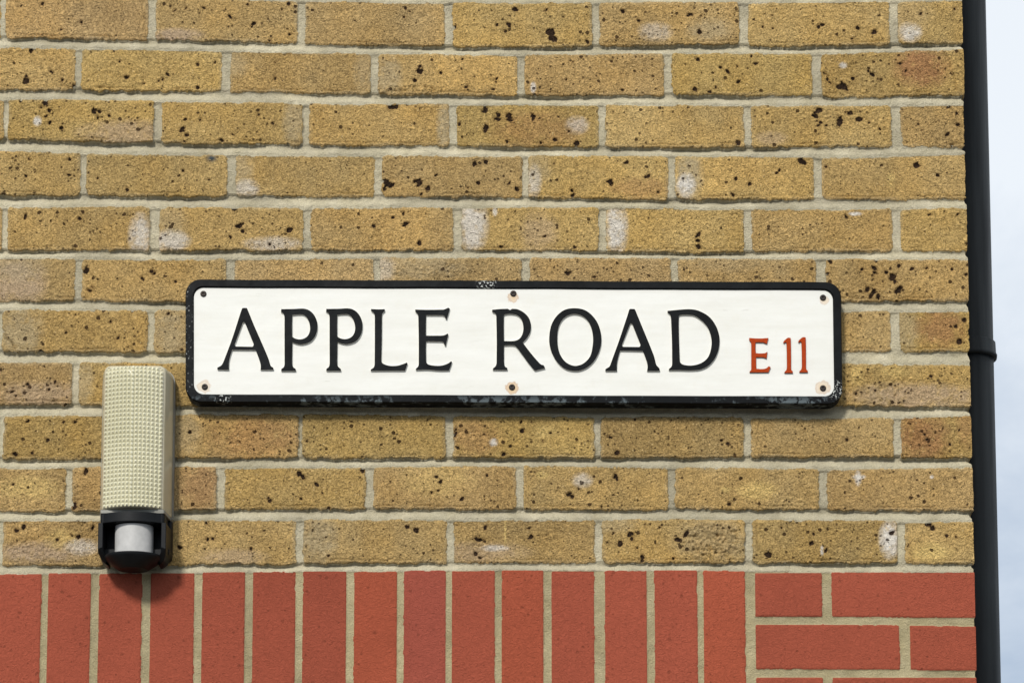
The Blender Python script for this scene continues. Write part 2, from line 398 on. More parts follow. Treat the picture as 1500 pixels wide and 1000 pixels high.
# pits, traced: x, y, radius in photo pixels
PITS = '''62,6,3 119,32,2.6 90,43,2 256,16,2 273,12,1.5 299,12,2.5 363,7,2 337,25,2.5 371,35,3 425,51,1.5 413,14,1.5 395,60,2 423,5,2.5 369,39,2
46,74,3 38,119,5 38,112,2.5 75,105,2.5 91,117,2.5 20,92,1.5 167,75,2 175,90,1.5 185,113,2.5 246,109,3 238,115,2 232,118,1.5 289,94,2.5 315,91,1.8 289,128,2.5 211,122,1.5 109,127,3.5 403,114,2 403,91,1.3
67,151,5 72,162,3 73,180,3 60,158,2 67,171,2 138,164,3.6 146,164,3 143,173,2.5 160,170,2 90,188,2.5 30,148,2 272,175,2 293,176,1.8 266,190,4 273,198,3 270,207,2 325,205,3.5 341,197,2 400,181,2 379,168,1.8
102,234,2.5 102,257,2.5 38,258,2 42,233,1.5 186,277,3 143,261,1.5 268,250,2 306,263,1.5 37,317,3 116,320,3 343,307,3 350,330,5
594,12,2 600,17,1.5 592,25,2 665,40,3.5 755,14,3.5 806,47,7 810,57,5 745,36,3 728,37,2 741,46,2 800,15,2.5 861,62,3 912,17,3 935,31,3.6
615,104,4.6 615,98,2 608,118,3 646,107,1.8 683,128,3 783,141,2.5 723,131,2 728,115,2 677,87,2 839,91,1.5 830,117,1.5 912,132,2 727,120,1.5
573,157,4.5 579,156,4.5 711,160,4.6 730,168,4 729,174,3.6 745,169,4.6 747,174,4 712,187,5 781,172,4 743,207,3 793,209,2 813,205,3 845,210,4 673,182,2 833,192,2
567,267,7 571,272,6 564,275,4 613,267,6 607,266,3 627,276,4.5 617,284,2 696,240,4 711,237,3 701,268,3 757,276,3 746,268,2 638,257,2 685,275,2 838,279,3 839,286,2.5 893,267,4.6 918,238,3 950,257,3 946,258,2 964,281,1.5
595,328,4 547,330,3 591,312,2 576,318,2
1008,23,3 1013,22,3 1027,24,1.5 1025,48,3.5 1132,42,2 1117,40,1.5 1200,39,3 1204,36,3 1257,41,4 1281,47,4 1131,23,1.5 1248,57,1.5
1022,87,3 1018,131,3.5 1066,105,3 1056,99,2 1080,97,2 1107,93,2.5 1082,119,2 1049,128,2.5 1040,135,2.5 1101,82,1.5 1319,93,3 1278,109,3.5 1286,116,2 1272,104,2 1234,124,5 1238,129,5 1229,127,4 1249,115,2.5 1212,115,3 1327,104,2 1208,108,2 1216,121,2
1197,163,5.5 1194,169,4.5 1230,179,7 1258,175,4.6 1245,166,4 1202,180,3 1199,184,2.5 1210,184,2 1082,209,4 1273,180,2 1289,189,2 1390,156,2.5 1388,196,3.5 1402,165,2 1395,212,2 1322,160,1.5 1353,156,1.5 1350,190,1.5
1174,236,4.6 1179,238,3 1078,262,3 1098,269,3 1142,248,2 1138,253,1.5 1210,244,2 1344,242,4.5 1373,256,3 1305,267,3 1074,285,2.5 1403,314,2.6 1362,314,2 1240,318,2.5
127,396,5 124,398,3 131,425,3.5 136,421,2 208,407,2.5 222,397,2.6 226,400,2 257,412,2 194,456,2 162,471,2.2 173,495,2 97,487,2 61,515,3 247,460,2 41,563,2.5 24,580,2 72,571,2 81,560,2 18,574,2 356,339,3.5 425,337,4.6 395,358,2 338,347,2 41,617,2.5 110,618,2.5 70,644,2.5 93,618,2 22,665,3 47,663,3 450,645,2 278,633,2
832,400,4 871,406,2 733,361,2.5 842,362,2 798,346,2 615,356,3 667,634,4 671,656,2.5 765,631,3 763,619,2 807,634,2 795,645,2 893,640,3 904,663,3.5 930,615,2 738,665,3 748,654,2
1022,344,4 1023,352,3 1023,360,4 1215,383,3.4 1280,392,4 1281,399,3.4 1308,406,5 1311,412,3 1315,426,5.4 1270,424,4 1280,428,4.6 1286,434,4 1275,434,3 1317,390,3 1298,399,2.5 1284,382,2.5 1263,395,2 1357,393,2 1336,394,3 1394,394,2.5 1415,402,2 1212,401,2 1364,551,2 1282,572,2 1254,577,2 1067,650,3 1057,645,2 1241,644,2 1354,636,2 1405,630,1.5 1391,661,2
126,689,4.2 107,738,4.6 109,743,3 20,709,2.5 438,693,3.4 443,698,3 464,709,3 395,734,3 393,729,2 441,730,2 472,721,1.5 481,744,2.5 84,790,3 114,785,3 105,783,2 135,772,3 35,771,3 24,776,3 312,788,3 304,790,2.5 302,765,2 368,803,2 263,801,3 481,814,2
531,688,3.5 639,698,3 646,705,3 642,718,2 632,721,2 677,730,3 713,696,2 901,697,4 904,701,3.5 833,723,3.5 838,727,2.5 848,716,2 536,737,4 610,776,3.5 596,771,2.5 698,789,3 704,790,3 777,786,3.5 775,773,2 711,772,2.5 697,810,3 703,816,2 923,783,4.4 925,788,3 909,796,4.6 898,781,2 941,816,4.5 966,772,2 992,790,4 986,817,2 933,802,2
1069,737,2.5 1005,782,4 1126,812,5 1189,795,3 1210,806,2.5 1192,782,2 1359,767,4.6 1387,784,2.5 1401,786,2.5 1330,800,2 1306,780,3 1125,830,3 1145,773,1.5'''
PIT = np.full(UU.shape, 9.0)
ppm = 0.976e3                          # pixels per metre
def near(px, py, rad):
    c = P(px, py); r = rad / ppm
    i0, i1 = np.searchsorted(ul, [c.x - r, c.x + r]); j0, j1 = np.searchsorted(zl, [c.z - r, c.z + r])
    return (slice(j0, j1), slice(i0, i1)), c
for tok in PITS.split():
    x, y, r = map(float, tok.split(','))
    s, c = near(x, y, 16)
    ax = rng.uniform(.72, 1.35); an = rng.uniform(0, 3.14); ca, sa = math.cos(an), math.sin(an)
    du, dz_ = UU[s] - c.x, ZZ[s] - c.z; p1 = du * ca + dz_ * sa; p2 = -du * sa + dz_ * ca
    ln = vn(UU[s] + 3, ZZ[s], .0024, 301) - .5; ln2 = vn(UU[s] + 3, ZZ[s], .0055, 302) - .5
    d_ = (np.abs(p1 * ax) ** 1.7 + np.abs(p2 / ax) ** 1.7) ** (1 / 1.7) * ppm - r * 0.90 + (ln * .75 + ln2 * .7) * min(r, 6)
    PIT[s] = np.minimum(PIT[s], d_)
# pits on bricks outside the picture
for b in bricks:
    if b['kind'] != 'stock': continue
    pxm, pym = proj((b['x0'] + b['x1']) / 2, b['z'])
    if -120 < pxm < 1412 and -20 < pym < 850: continue
    for _ in range(rng.randint(2, 9)):
        cx, cz = rng.uniform(b['x0'] + .005, b['x1'] - .005), b['z'] + rng.uniform(-.026, .026)
        r = rng.choice([.0018, .0025, .004]) * rng.uniform(.7, 1.2)
        i0, i1 = np.searchsorted(ul, [cx - .012, cx + .012]); j0, j1 = np.searchsorted(zl, [cz - .012, cz + .012])
        s = (slice(j0, j1), slice(i0, i1))
        if UU[s].size: PIT[s] = np.minimum(PIT[s], (np.hypot(UU[s] - cx, ZZ[s] - cz) - r) * ppm)
HB = HB - 0.0022 * np.clip(0.5 - PIT / 2.5, 0, 1) * STK
# the crumbly end of one brick in the lowest stock course, and two chipped corners
def lump(px, py, rx, ry, amp, cell, seed):
    s, c = near(px, py, max(rx, ry) * 1.5)
    m = np.clip(1.35 - np.hypot((UU[s] - c.x) * ppm / rx, (ZZ[s] - c.z) * ppm / ry) ** 3, 0, 1)
    n = fbm(UU[s], ZZ[s], cell, seed, 3, .6)
    HB[s] = HB[s] + m * np.maximum(1 - np.abs(n * 2 - 1) * 2.6, -.35) * amp
lump(1045, 792, 46, 30, 0.0030, 0.0105, 91); lump(1045, 792, 46, 30, 0.0026, 0.0052, 96)
lump(600, 130, 60, 9, 0.0026, 0.007, 92)
lump(60, 800, 60, 24, 0.0019, 0.006, 93)
lump(1290, 565, 70, 26, 0.0018, 0.007, 94)
lump(460, 785, 26, 28, 0.0017, 0.006, 95)
for _x, _y, _a, _b in ((170, 190, 60, 22), (930, 50, 50, 18), (150, 115, 70, 14), (1170, 340, 60, 14), (640, 395, 90, 12), (320, 640, 70, 30), (60, 575, 60, 18), (720, 645, 60, 26), (1150, 725, 70, 22), (100, 712, 30, 24), (1380, 640, 40, 24)):
    lump(_x, _y, _a, _b, 0.0013, rng.uniform(.005, .009), int(_x))
def crack(x0, y0, x1, y1, wdt, dep):
    s, c = near((x0 + x1) / 2, (y0 + y1) / 2, math.hypot(x1 - x0, y1 - y0) / 2 + 8)
    a, b = P(x0, y0), P(x1, y1)
    dx, dz = b.x - a.x, b.z - a.z; ll = math.hypot(dx, dz)
    t = ((UU[s] - a.x) * dx + (ZZ[s] - a.z) * dz) / ll
    n = ((UU[s] - a.x) * dz - (ZZ[s] - a.z) * dx) / ll + (vn(UU[s], ZZ[s], .012, 99) - .5) * .007
    HB[s] = HB[s] - dep * np.exp(-(n / wdt) ** 2) * ((t > 0) & (t < ll))
crack(1386, 76, 1403, 132, .0012, .003); crack(1208, 105, 1224, 141, .0012, .003)
crack(2, 478, 24, 516, .0014, .004); crack(1213, 682, 1222, 745, .001, .0015)
crack(745, 758, 747, 800, .0007, -.0008)

# pale bloom and discoloured areas, traced: x, y, rx, ry, strength, kind
PATCH = '''257,52,34,9,.75,p 960,47,20,12,.35,w 1040,45,28,16,.5,g 1333,47,14,12,.9,w 1330,20,30,30,.25,g 570,112,16,26,.65,g 532,105,12,28,.35,g 345,95,16,16,.35,g
1350,98,34,26,.75,r 1235,96,5,4,.9,w 781,129,3.4,7,1.2,w 430,180,13,30,.6,g 650,185,9,30,.75,g 190,195,60,16,.5,p 845,183,14,11,.5,w 790,190,60,25,.3,r 55,178,5,6,1.1,w 1130,203,20,9,.35,p
360,276,15,12,.7,w 355,245,14,28,.5,g 782,265,9,20,.65,w 787,245,16,24,.4,g 1010,258,16,30,.85,g 1005,272,11,15,1.0,w 1305,263,5,10,.6,y 940,275,40,14,.3,r 1100,250,60,25,.15,o
205,345,13,26,.75,w 250,352,22,13,.75,w 400,357,34,9,.5,w 692,330,18,32,.85,w 903,333,13,32,.95,w 790,340,22,26,.35,p 250,325,20,22,.3,g 1253,313,8,2.4,1.2,w 725,310,3,6,.8,w
25,412,34,30,.65,p 20,390,40,20,.35,g 610,392,60,16,.5,g 560,395,15,18,.3,w 1060,385,60,12,.2,g 32,485,26,34,.6,g 250,488,22,28,.55,g 1328,482,16,30,.45,g 1378,482,30,26,.6,r
122,562,13,28,.5,g 60,578,60,16,.45,p 1340,580,80,16,.6,p 1255,550,8,12,.6,y 1310,545,18,8,.6,y 1275,497,2,2,1,y
370,640,60,28,.35,r 270,635,20,30,.35,g 692,640,34,26,.35,r 800,632,14,8,.6,y 1348,640,34,30,.6,r 1415,620,12,30,.3,r 723,648,5,5,.9,w
40,714,36,14,.6,y 640,702,46,22,.35,y 795,695,8,5,.7,y 1110,718,24,12,.75,y 1063,717,6,4,.8,y 1257,700,4,9,.9,w 1258,698,8,3,.8,w 1365,698,2.4,2.4,1,w 295,710,25,28,.3,r 853,703,12,9,.5,w
60,808,52,13,.7,p 90,790,20,14,.55,y 467,788,22,28,.6,g 1303,790,12,22,1.2,w 1365,808,24,12,.85,y 340,815,40,10,.4,p 120,800,20,10,.5,w 1045,792,48,30,.4,g 700,808,60,12,.35,p 740,778,1.2,18,.9,y 1204,806,2,6,.9,w 725,802,16,4,.6,w 900,768,30,10,.3,g'''
PC = dict(w=lin(226, 219, 207), p=lin(192, 168, 142), g=lin(184, 168, 134), r=lin(160, 112, 78), y=lin(216, 186, 118), o=lin(188, 150, 90))

# per brick tint
nbk = len(bricks)
tint = np.zeros((nbk + 1, 3))
base_y = lin(185, 154, 99)
for i, b in enumerate(bricks):
    if b['kind'] == 'stock':
        v = rng.uniform(.90, 1.10); t = base_y * v * np.array([1, rng.uniform(.98, 1.02), rng.uniform(.90, 1.12)])
    else:
        q = rng.rand()
        c = lin(151, 77, 58) if (q < .72 or b['x0'] > uq - .01) else (lin(150, 77, 62) if q < .86 else lin(156, 79, 57))
        t = c * rng.uniform(.95, 1.05)
    if b['kind'] == 'stock' and b['z'] < Pz(520): t = t * np.array([.93, .93, .90])      # the lower courses are tinted slightly darker and browner
    tint[i] = t
BLM = np.zeros(UU.shape)
TINT = tint[BID].reshape(-1, 3).copy().reshape(UU.shape + (3,))
# along-brick variation
lowv = (fbm(UU, ZZ, 0.09, 81, 3) - .5)[..., None]
hue = (fbm(UU + 9, ZZ, 0.05, 85, 3) - .5)[..., None]
TINT *= 1 + lowv * np.where(STK > .5, .34, .16)[..., None]
TINT *= 1 + hue * np.array([.07, -.03, -.26]) * STK[..., None]
# greyer, paler brick edges
eg = np.clip(1 + SD / 0.006, 0, 1)[..., None] * STK[..., None] * np.clip(fbm(UU, ZZ, .04, 88, 3) * 2 - .6, 0, 1)[..., None]
TINT = TINT * (1 - .5 * eg) + PC['g'] * .5 * eg
for tok in PATCH.split():
    x, y, rx, ry, st_, kd = tok.split(','); x, y, rx, ry, st_ = map(float, (x, y, rx, ry, st_))
    s, c = near(x, y, max(rx, ry) * 1.8 + 4)
    jc = np.searchsorted(zl, c.z); ic = np.searchsorted(ul, c.x); bid = BID[jc, min(ic, nu - 1)]
    dd = np.hypot((UU[s] - c.x) * ppm / rx, (ZZ[s] - c.z) * ppm / ry)
    n = fbm(UU[s], ZZ[s], max(.003, min(rx, ry) / ppm * .5), 97, 3, .65)
    n2 = fbm(UU[s], ZZ[s], .0032, 197, 2, .6)
    wgt = np.clip((1.5 - dd) * 1.6 * (.10 + 1.25 * n) * (.72 + .56 * n2), 0, 1) * .9 * min(st_, 1) ** .8
    wgt = wgt * (BID[s] == bid)
    TINT[s] = TINT[s] * (1 - wgt[..., None]) + PC[kd] * wgt[..., None] * (1.0 if st_ <= 1 else 1.1)
    if kd in 'wpg': BLM[s] = np.maximum(BLM[s], wgt)
    if rx <= 9: PIT[s] = np.where(wgt > .5, np.maximum(PIT[s], 3), PIT[s])
# bluish grey spot
s, c = near(310, 232, 12)
wg = np.clip(1.3 - np.hypot((UU[s] - c.x) * ppm / 8, (ZZ[s] - c.z) * ppm / 6), 0, 1)[..., None]
TINT[s] = TINT[s] * (1 - wg) + lin(74, 80, 82) * wg

mort = np.where(band[..., None], lin(180, 167, 131), lin(194, 184, 156))
mort = mort * (1 + (fbm(UU, ZZ, .08, 55, 4, .6) - .5)[..., None] * .55) * np.where(TJ > .05, 1, .92)[..., None]
mort = mort * (1 + (fbm(UU, ZZ, .018, 58, 3) - .5)[..., None] * np.array([.2, .22, .3]))

HM = np.where((SD < -0.0035) & (BID >= 0), -0.03, HM)
BM = np.clip(np.minimum((HB - HM) * 1000, np.where(SD < -.003, 4, (HB - HT + 0.0024) * 1000)), -4, 4)
H = np.maximum(HB, HM)
SPK = np.clip(fbm(UU, ZZ, .07, 66, 3) * 2.4 - .7, 0, 1) * STK
SPK = np.where(BID >= 0, SPK * (.4 + .9 * np.append(rng.rand(nbk), .5)[BID]), 0)
# position on the folded sheet: front face, corner, return wall
isf = UU <= U0 + 1e-9
X = np.where(isf, np.minimum(UU, U0 + H), U0 + H)
Y = np.where(isf, -H, np.maximum(UU - U0, -H))
V = np.stack([X, Y, ZZ], -1).reshape(-1, 3)
A = dict(brick_mask=BM.ravel(), pit=PIT.ravel(), stock=STK.ravel(), speck=SPK.ravel(), bloom=BLM.ravel())
C = dict(tint=TINT.reshape(-1, 3), mortar_tint=mort.reshape(-1, 3))
bt = (z_band_top + .0045)[None, :]; bb = (z_band_bot - .006)[None, :]
cz_ = (ZZ[:-1, :-1] + ZZ[1:, 1:]) / 2
up = cz_ > bt[:, :-1]; dn = cz_ < bb[:, :-1]; md = ~(up | dn)
wall = empty('brick_wall', (U0, 0, 0))
tag(wall, 'brick building wall of speckled yellow bricks above a band of red bricks, ending in a corner', 'wall')
o = link('yellow_brickwork', grid_mesh(V, nz, nu, up, A, C), MW, wall)
o['label'] = 'rough speckled yellow brick courses above the red band'
o = link('red_brick_band', grid_mesh(V, nz, nu, md, A, C), MW, wall)
o['label'] = 'smooth red bricks set on end, laid flat beside the corner'
o = link('yellow_brickwork', grid_mesh(V, nz, nu, dn, A, C), MW, wall)
o['label'] = 'yellow brick courses below the red band'
del V, X, Y, A, C
# solid body of the building behind the facing
def box_bm(bm, x0, x1, y0, y1, z0, z1):
    vs = [bm.verts.new((x, y, z)) for x in (x0, x1) for y in (y0, y1) for z in (z0, z1)]
    for f in ((0, 1, 3, 2), (4, 6, 7, 5), (0, 4, 5, 1), (2, 3, 7, 6), (0, 2, 6, 4), (1, 5, 7, 3)): bm.faces.new([vs[i] for i in f])
Mc = NT('core'); Mc.set('Base Color', rgb(150, 140, 120)); Mc.set('Roughness', .95)
bm = bmesh.new(); box_bm(bm, UL + .002, U0 - .015, .015, SIDE - .002, 0.0, ZTOP - .006)
link('core', bm_mesh(bm), Mc.m, wall)

# ------------------------------------------------------------------ street sign
SD_ = 0.0270                                   # front of the rim
def rr(x0, y0, x1, y1, r, n=10, jit=0):
    """rounded rectangle in photo pixels, clockwise from the top left; corner list"""
    pts = []
    for cx, cy, a0 in ((x1 - r, y0 + r, -90), (x1 - r, y1 - r, 0), (x0 + r, y1 - r, 90), (x0 + r, y0 + r, 180)):
        for k in range(n + 1):
            a = math.radians(a0 + 90 * k / n); pts.append((cx + r * math.cos(a), cy + r * math.sin(a)))
    return pts
SX0, SX1, SY0, SY1 = 271.5, 1233.5, 410.5, 590.0
def skew(p):       # the plate hangs very slightly out of level
    x, y = p; t = (x - SX0) / (SX1 - SX0); s_ = (y - SY0) / (SY1 - SY0)
    return (x + (s_ - .5) * 2.5 * t, y + (t - .5) * 3.2 + (-.8 if s_ < .5 else 0) * (1 - t))
def subdiv(pts, step=12):
    o_ = []
    for a, b in zip(pts, pts[1:] + pts[:1]):
        n = max(1, int(math.hypot(b[0] - a[0], b[1] - a[1]) / step))
        for k in range(n): o_.append((a[0] + (b[0] - a[0]) * k / n, a[1] + (b[1] - a[1]) * k / n))
    return o_
sign = empty('street_sign', P(752, 590, 0))
tag(sign, 'white street name plate with raised black letters and black rim, screwed to the wall', 'street sign')
def loft(rings, close_first=False, close_last=False):
    bm = bmesh.new(); R = [[bm.verts.new(v) for v in r] for r in rings]
    for a, b in zip(R[:-1], R[1:]):
        for i in range(len(a)):
            j = (i + 1) % len(a); bm.faces.new((a[i], a[j], b[j], b[i]))
    if close_first: bm.faces.new(R[0])
    if close_last: bm.faces.new(R[-1])
    return bm
def ring_pts(off, dep, r, wob=0.0):
    pts = []
    x0, y0, x1, y1 = SX0 + off, SY0 + off, SX1 - off, SY1 - off
    c = rr(x0, y0, x1, y1, r)
    k = 11
    seq = []
    for q in range(4):
        seq += c[q * k:(q + 1) * k]
        a = c[q * k + k - 1]; b = c[((q + 1) * k) % len(c)]
        n = 90 if q in (1, 3) else 18
        for i in range(1, n): seq.append((a[0] + (b[0] - a[0]) * i / n, a[1] + (b[1] - a[1]) * i / n))
    for i, p in enumerate(seq):
        wx = wob * (math.sin(i * .37) + math.sin(i * .11 + 1) + rng.uniform(-.5, .5))
        v = P(*skew((p[0], p[1] + wx)), SD_); v.y = -dep; pts.append(v)
    return pts
# black paint, chipped and chalky along the lower edge
def mat_black(name, chips):
    M = NT(name); p = M.pos()
    base = M.mix(M.rng(M.noise(p, 40, 4), .35, .65), rgb(9, 11, 13), rgb(17, 20, 22))
    if chips:
        zz = M.n('SeparateXYZ', {0: p}).outputs[2]
        low = M.rng(zz, Pz(577, SD_), Pz(588, SD_))               # worn along the bottom rim
        n1 = M.noise(p, 75, 5, .65, .4)
        n0 = M.noise(p, 13, 2, .5)
        k = M.rng(M.math('ADD', n1, M.math('MULTIPLY', M.rng(n0, .35, .7), .20)), .64, .72)
        base = M.mix(M.math('MULTIPLY', M.math('MULTIPLY', k, low), .5), base, rgb(122, 134, 138))
        n2 = M.noise(M.n('VectorMath', {0: p, 1: (3, 0, 1)}, operation='ADD').outputs[0], 300, 2, .5)
        xx = M.n('SeparateXYZ', {0: p}).outputs[0]
        c1 = M.rng(n2, .82, .85)
        cl = P(1224, 570, SD_); dv = M.n('VectorMath', {0: p, 1: tuple(cl)}, operation='DISTANCE').outputs['Value']
        c2 = M.math('MULTIPLY', M.rng(dv, .017, .008), M.rng(n2, .54, .60))
        ct = P(713, 413, SD_); dv2 = M.n('VectorMath', {0: p, 1: tuple(ct)}, operation='DISTANCE').outputs['Value']
        c3 = M.math('MULTIPLY', M.rng(dv2, .018, .010), M.rng(n2, .56, .60))
        cb = P(327, 585, SD_); dv3 = M.n('VectorMath', {0: p, 1: tuple(cb)}, operation='DISTANCE').outputs['Value']
        c4 = M.math('MULTIPLY', M.rng(dv3, .014, .006), M.rng(n2, .57, .62))
        lf = M.math('MULTIPLY', M.rng(xx, P(286, 500, SD_).x, P(276, 500, SD_).x), M.rng(n2, .64, .70))
        cc = M.math('MAXIMUM', M.math('MAXIMUM', c1, c2), M.math('MAXIMUM', c3, M.math('MAXIMUM', c4, lf)))
        base = M.mix(M.math('MULTIPLY', cc, .85), base, rgb(196, 198, 192))
    M.set('Base Color', base); M.set('Roughness', M.rng(M.noise(p, 60, 3), .3, .7, .42, .62)); M.set('Specular IOR Level', .09)
    M.set('Normal', M.bump(M.noise(p, 220, 4), .25, .0008))
    return M.m
MBK = mat_black('black_rim_paint', True); MBL = mat_black('black_letter_paint', False)
# white plate
M = NT('white_plate_paint'); p = M.pos()
stre = M.n('Mapping', {0: p, 'Scale': (1, 1, 9)}).outputs[0]
wn = M.noise(stre, 7, 5, .6); wf = M.noise(p, 60, 4, .6)
wc = M.mix(M.rng(wn, .3, .7), (0.70, 0.69, 0.63, 1), (0.76, 0.755, 0.705, 1))
wc = M.mix(M.rng(wf, .56, .75, 0, .12), wc, rgb(205, 196, 172))
sc_ = M.rng(M.noise(M.n('Mapping', {0: p, 'Scale': (1, 1, 14)}).outputs[0], 24, 2, .5, 1.5), .73, .75, 0, .25)
wc = M.mix(sc_, wc, rgb(176, 172, 160))
for x, y, r0, r1, k in ((299, 566, .004, .0108, .65), (752, 437, .003, .0085, .95), (750, 568, .0055, .0105, 1.0), (1205, 568, .0045, .0120, .75), (1207, 440, .0035, .008, .6)):
    c = P(x, y, SD_ - .003)
    q = M.n('VectorMath', {0: p, 1: M.n('VectorMath', {0: M.noise(p, 110, 3, .6, 0, 1), 'Scale': .014}, operation='SCALE').outputs[0]}, operation='ADD').outputs[0]
    dv = M.n('VectorMath', {0: q, 1: (c.x + .007, c.y + .007, c.z + .007)}, operation='DISTANCE').outputs['Value']
    wc = M.mix(M.rng(dv, r1, r0, 0, k * .62), wc, rgb(206, 160, 80))
    ring = M.math('MULTIPLY', M.rng(dv, r1 * 1.0, r1 * .82), M.rng(dv, r1 * .55, r1 * .82))
    wc = M.mix(M.math('MULTIPLY', ring, k * .5), wc, rgb(172, 118, 52))
M.set('Base Color', wc); M.set('Roughness', .5); M.set('Specular IOR Level', .3)
M.set('Normal', M.bump(M.math('ADD', M.noise(p, 35, 3), M.math('MULTIPLY', M.noise(p, 260, 3), .12)), .35, .0016))
MWH = M.m
M = NT('letter_edge_paint'); M.set('Base Color', (0.72, .70, .64, 1)); M.set('Roughness', .55); MLE = M.m
DP = SD_ - .003                                    # face of the plate
R = [ring_pts(1.0, .0015, 21), ring_pts(0, .004, 22), ring_pts(0, SD_ - .003, 22, .15), ring_pts(1.3, SD_ - .0003, 21.5, .12), ring_pts(10.6, SD_ - .0001, 15, .15), ring_pts(12.4, SD_ - .0031, 14, .1)]
ring_o = loft(R)
link('rim', bm_mesh(ring_o), MBK, sign)
bm = loft([ring_pts(3, .001, 20), ring_pts(3, SD_ - .009, 20), ring_pts(11.2, DP, 15)], close_first=True, close_last=True)
pl = link('plate', bm_mesh(bm), MWH, sign)

OUT = {
 'A1': (310, 440, 8.333, [[(372,98,1),(388,92),(428,92,1),(440,112),(510,285),(600,490),(690,700),(722,798),(752,822),(757,848,1),(597,848,1),(600,800),(590,750),(545,625),(535,606,1),(252,604,1),(228,680),(212,760),(212,848,1),(72,845,1),(70,822),(118,792),(150,735),(250,470),(350,160)],
   [(395,265),(412,285),(512,530),(505,560),(490,565),(300,562),(284,548),(292,515),(370,305),(382,272)]]),
 'P': (460, 440, 8.333, [[(150,104,1),(300,102),(440,100),(520,140),(575,220),(593,320),(572,420),(510,500),(410,535),(340,528),(286,508,1),(285,640),(285,780),(298,812),(326,835),(330,860,1),(150,860,1),(152,835),(180,812),(191,770),(190,500),(190,220),(185,180),(170,152),(147,142,1)],
   [(285,178,1),(350,171),(428,178),(480,240),(502,330),(490,400),(450,450),(385,472),(320,462),(284,440,1),(283,300)]]),
 'L': (460, 440, 8.333, [[(697,105,1),(780,109),(862,107,1),(865,130),(838,155),(829,200),(828,450),(822,740),(850,775),(930,798),(1020,795),(1090,775),(1135,757,1),(1142,772,1),(1122,830),(1110,858,1),(900,858),(693,860,1),(693,845),(730,815),(740,770),(742,500),(742,220),(735,165),(718,145),(697,128)]]),
 'E': (590, 440, 8.333, [[(152,112,1),(300,115),(490,113),(525,103),(555,90),(575,102,1),(560,160),(537,232,1),(522,228,1),(510,197),(478,183),(285,182,1),(283,300),(283,430,1),(400,430),(490,428),(525,417),(548,406),(557,418,1),(542,480),(525,557,1),(510,552,1),(498,516),(468,503),(285,500,1),(283,600),(285,748,1),(305,777),(370,794),(470,795),(550,770),(588,742,1),(602,752,1),(582,815),(566,856,1),(430,856),(300,846),(160,850,1),(158,838),(190,800),(195,750),(195,500),(190,220),(182,170),(155,140)]]),
 'R': (710, 440, 8.333, [[(92,114,1),(180,106),(280,102,1),(310,118,1),(335,102,1),(400,108),(480,150),(542,220),(565,310),(555,390),(515,462),(465,516,1),(560,640),(650,745),(690,783),(718,790),(738,828,1),(615,858,1),(598,846,1),(520,750),(440,640),(375,560),(340,549),(236,550,1),(235,650),(238,775),(250,808),(275,825),(277,850,1),(100,850,1),(102,830),(130,805),(145,760),(147,500),(142,220),(132,165),(92,140)],
   [(234,188,1),(245,174),(320,167),(400,185),(450,240),(472,330),(460,410),(420,470),(360,494),(236,496,1),(233,340)]]),
 'O': (790, 440, 8.333, [[(435,95),(560,120),(660,200),(727,310),(757,450),(745,580),(690,710),(600,808),(500,855),(420,862),(320,838),(230,768),(160,660),(125,540),(122,430),(147,300),(212,190),(310,115)],
   [(435,168),(520,190),(590,250),(635,340),(655,450),(650,560),(620,680),(550,760),(470,795),(400,792),(320,750),(260,670),(228,570),(220,450),(235,330),(280,240),(350,185)]]),
 'A2': (870, 440, 8.333, [[(430,112,1),(445,104),(497,106,1),(510,130),(600,350),(730,670),(763,788),(798,828),(805,862,1),(648,862,1),(655,810),(645,750),(605,640),(592,619,1),(320,613,1),(298,690),(282,770),(280,862,1),(140,862,1),(142,838),(188,807),(212,750),(310,480),(410,180)],
   [(455,280),(472,300),(565,535),(562,560),(548,568),(360,566),(345,555),(350,525),(430,320),(442,288)]]),
 'D': (950, 440, 8.333, [[(232,128,1),(400,112),(520,108),(620,130),(740,200),(822,310),(862,430),(862,560),(820,690),(740,790),(640,842),(520,855),(380,852),(247,853,1),(248,838),(280,805),(288,750),(285,500),(275,240),(262,178),(232,150)],
   [(370,192,1),(385,181),(480,178),(560,190),(660,260),(730,350),(768,480),(760,600),(720,700),(640,765),(530,793),(430,785),(390,760),(380,715),(372,500),(368,300)]]),
 'e': (1080, 480, 10, [[(175,150,1),(320,158),(430,152),(455,150,1),(445,190),(435,238,1),(415,230),(380,216),(268,213,1),(265,300),(272,372,1),(340,376),(410,370),(440,350,1),(435,400),(428,452,1),(405,440),(370,432),(275,430,1),(275,520),(278,600,1),(350,605),(420,595),(460,562,1),(488,578,1),(468,625),(458,652,1),(320,653),(180,653,1),(182,640),(203,615),(205,560),(205,300),(200,215),(178,188)]]),
 'one': (1080, 480, 10, [[(742,147),(782,150,1),(786,350),(787,595),(795,622),(813,640),(812,662,1),(690,662,1),(693,645),(718,618),(728,560),(725,350),(720,220,1),(702,212),(680,232,1),(675,208),(704,174)]]),
}
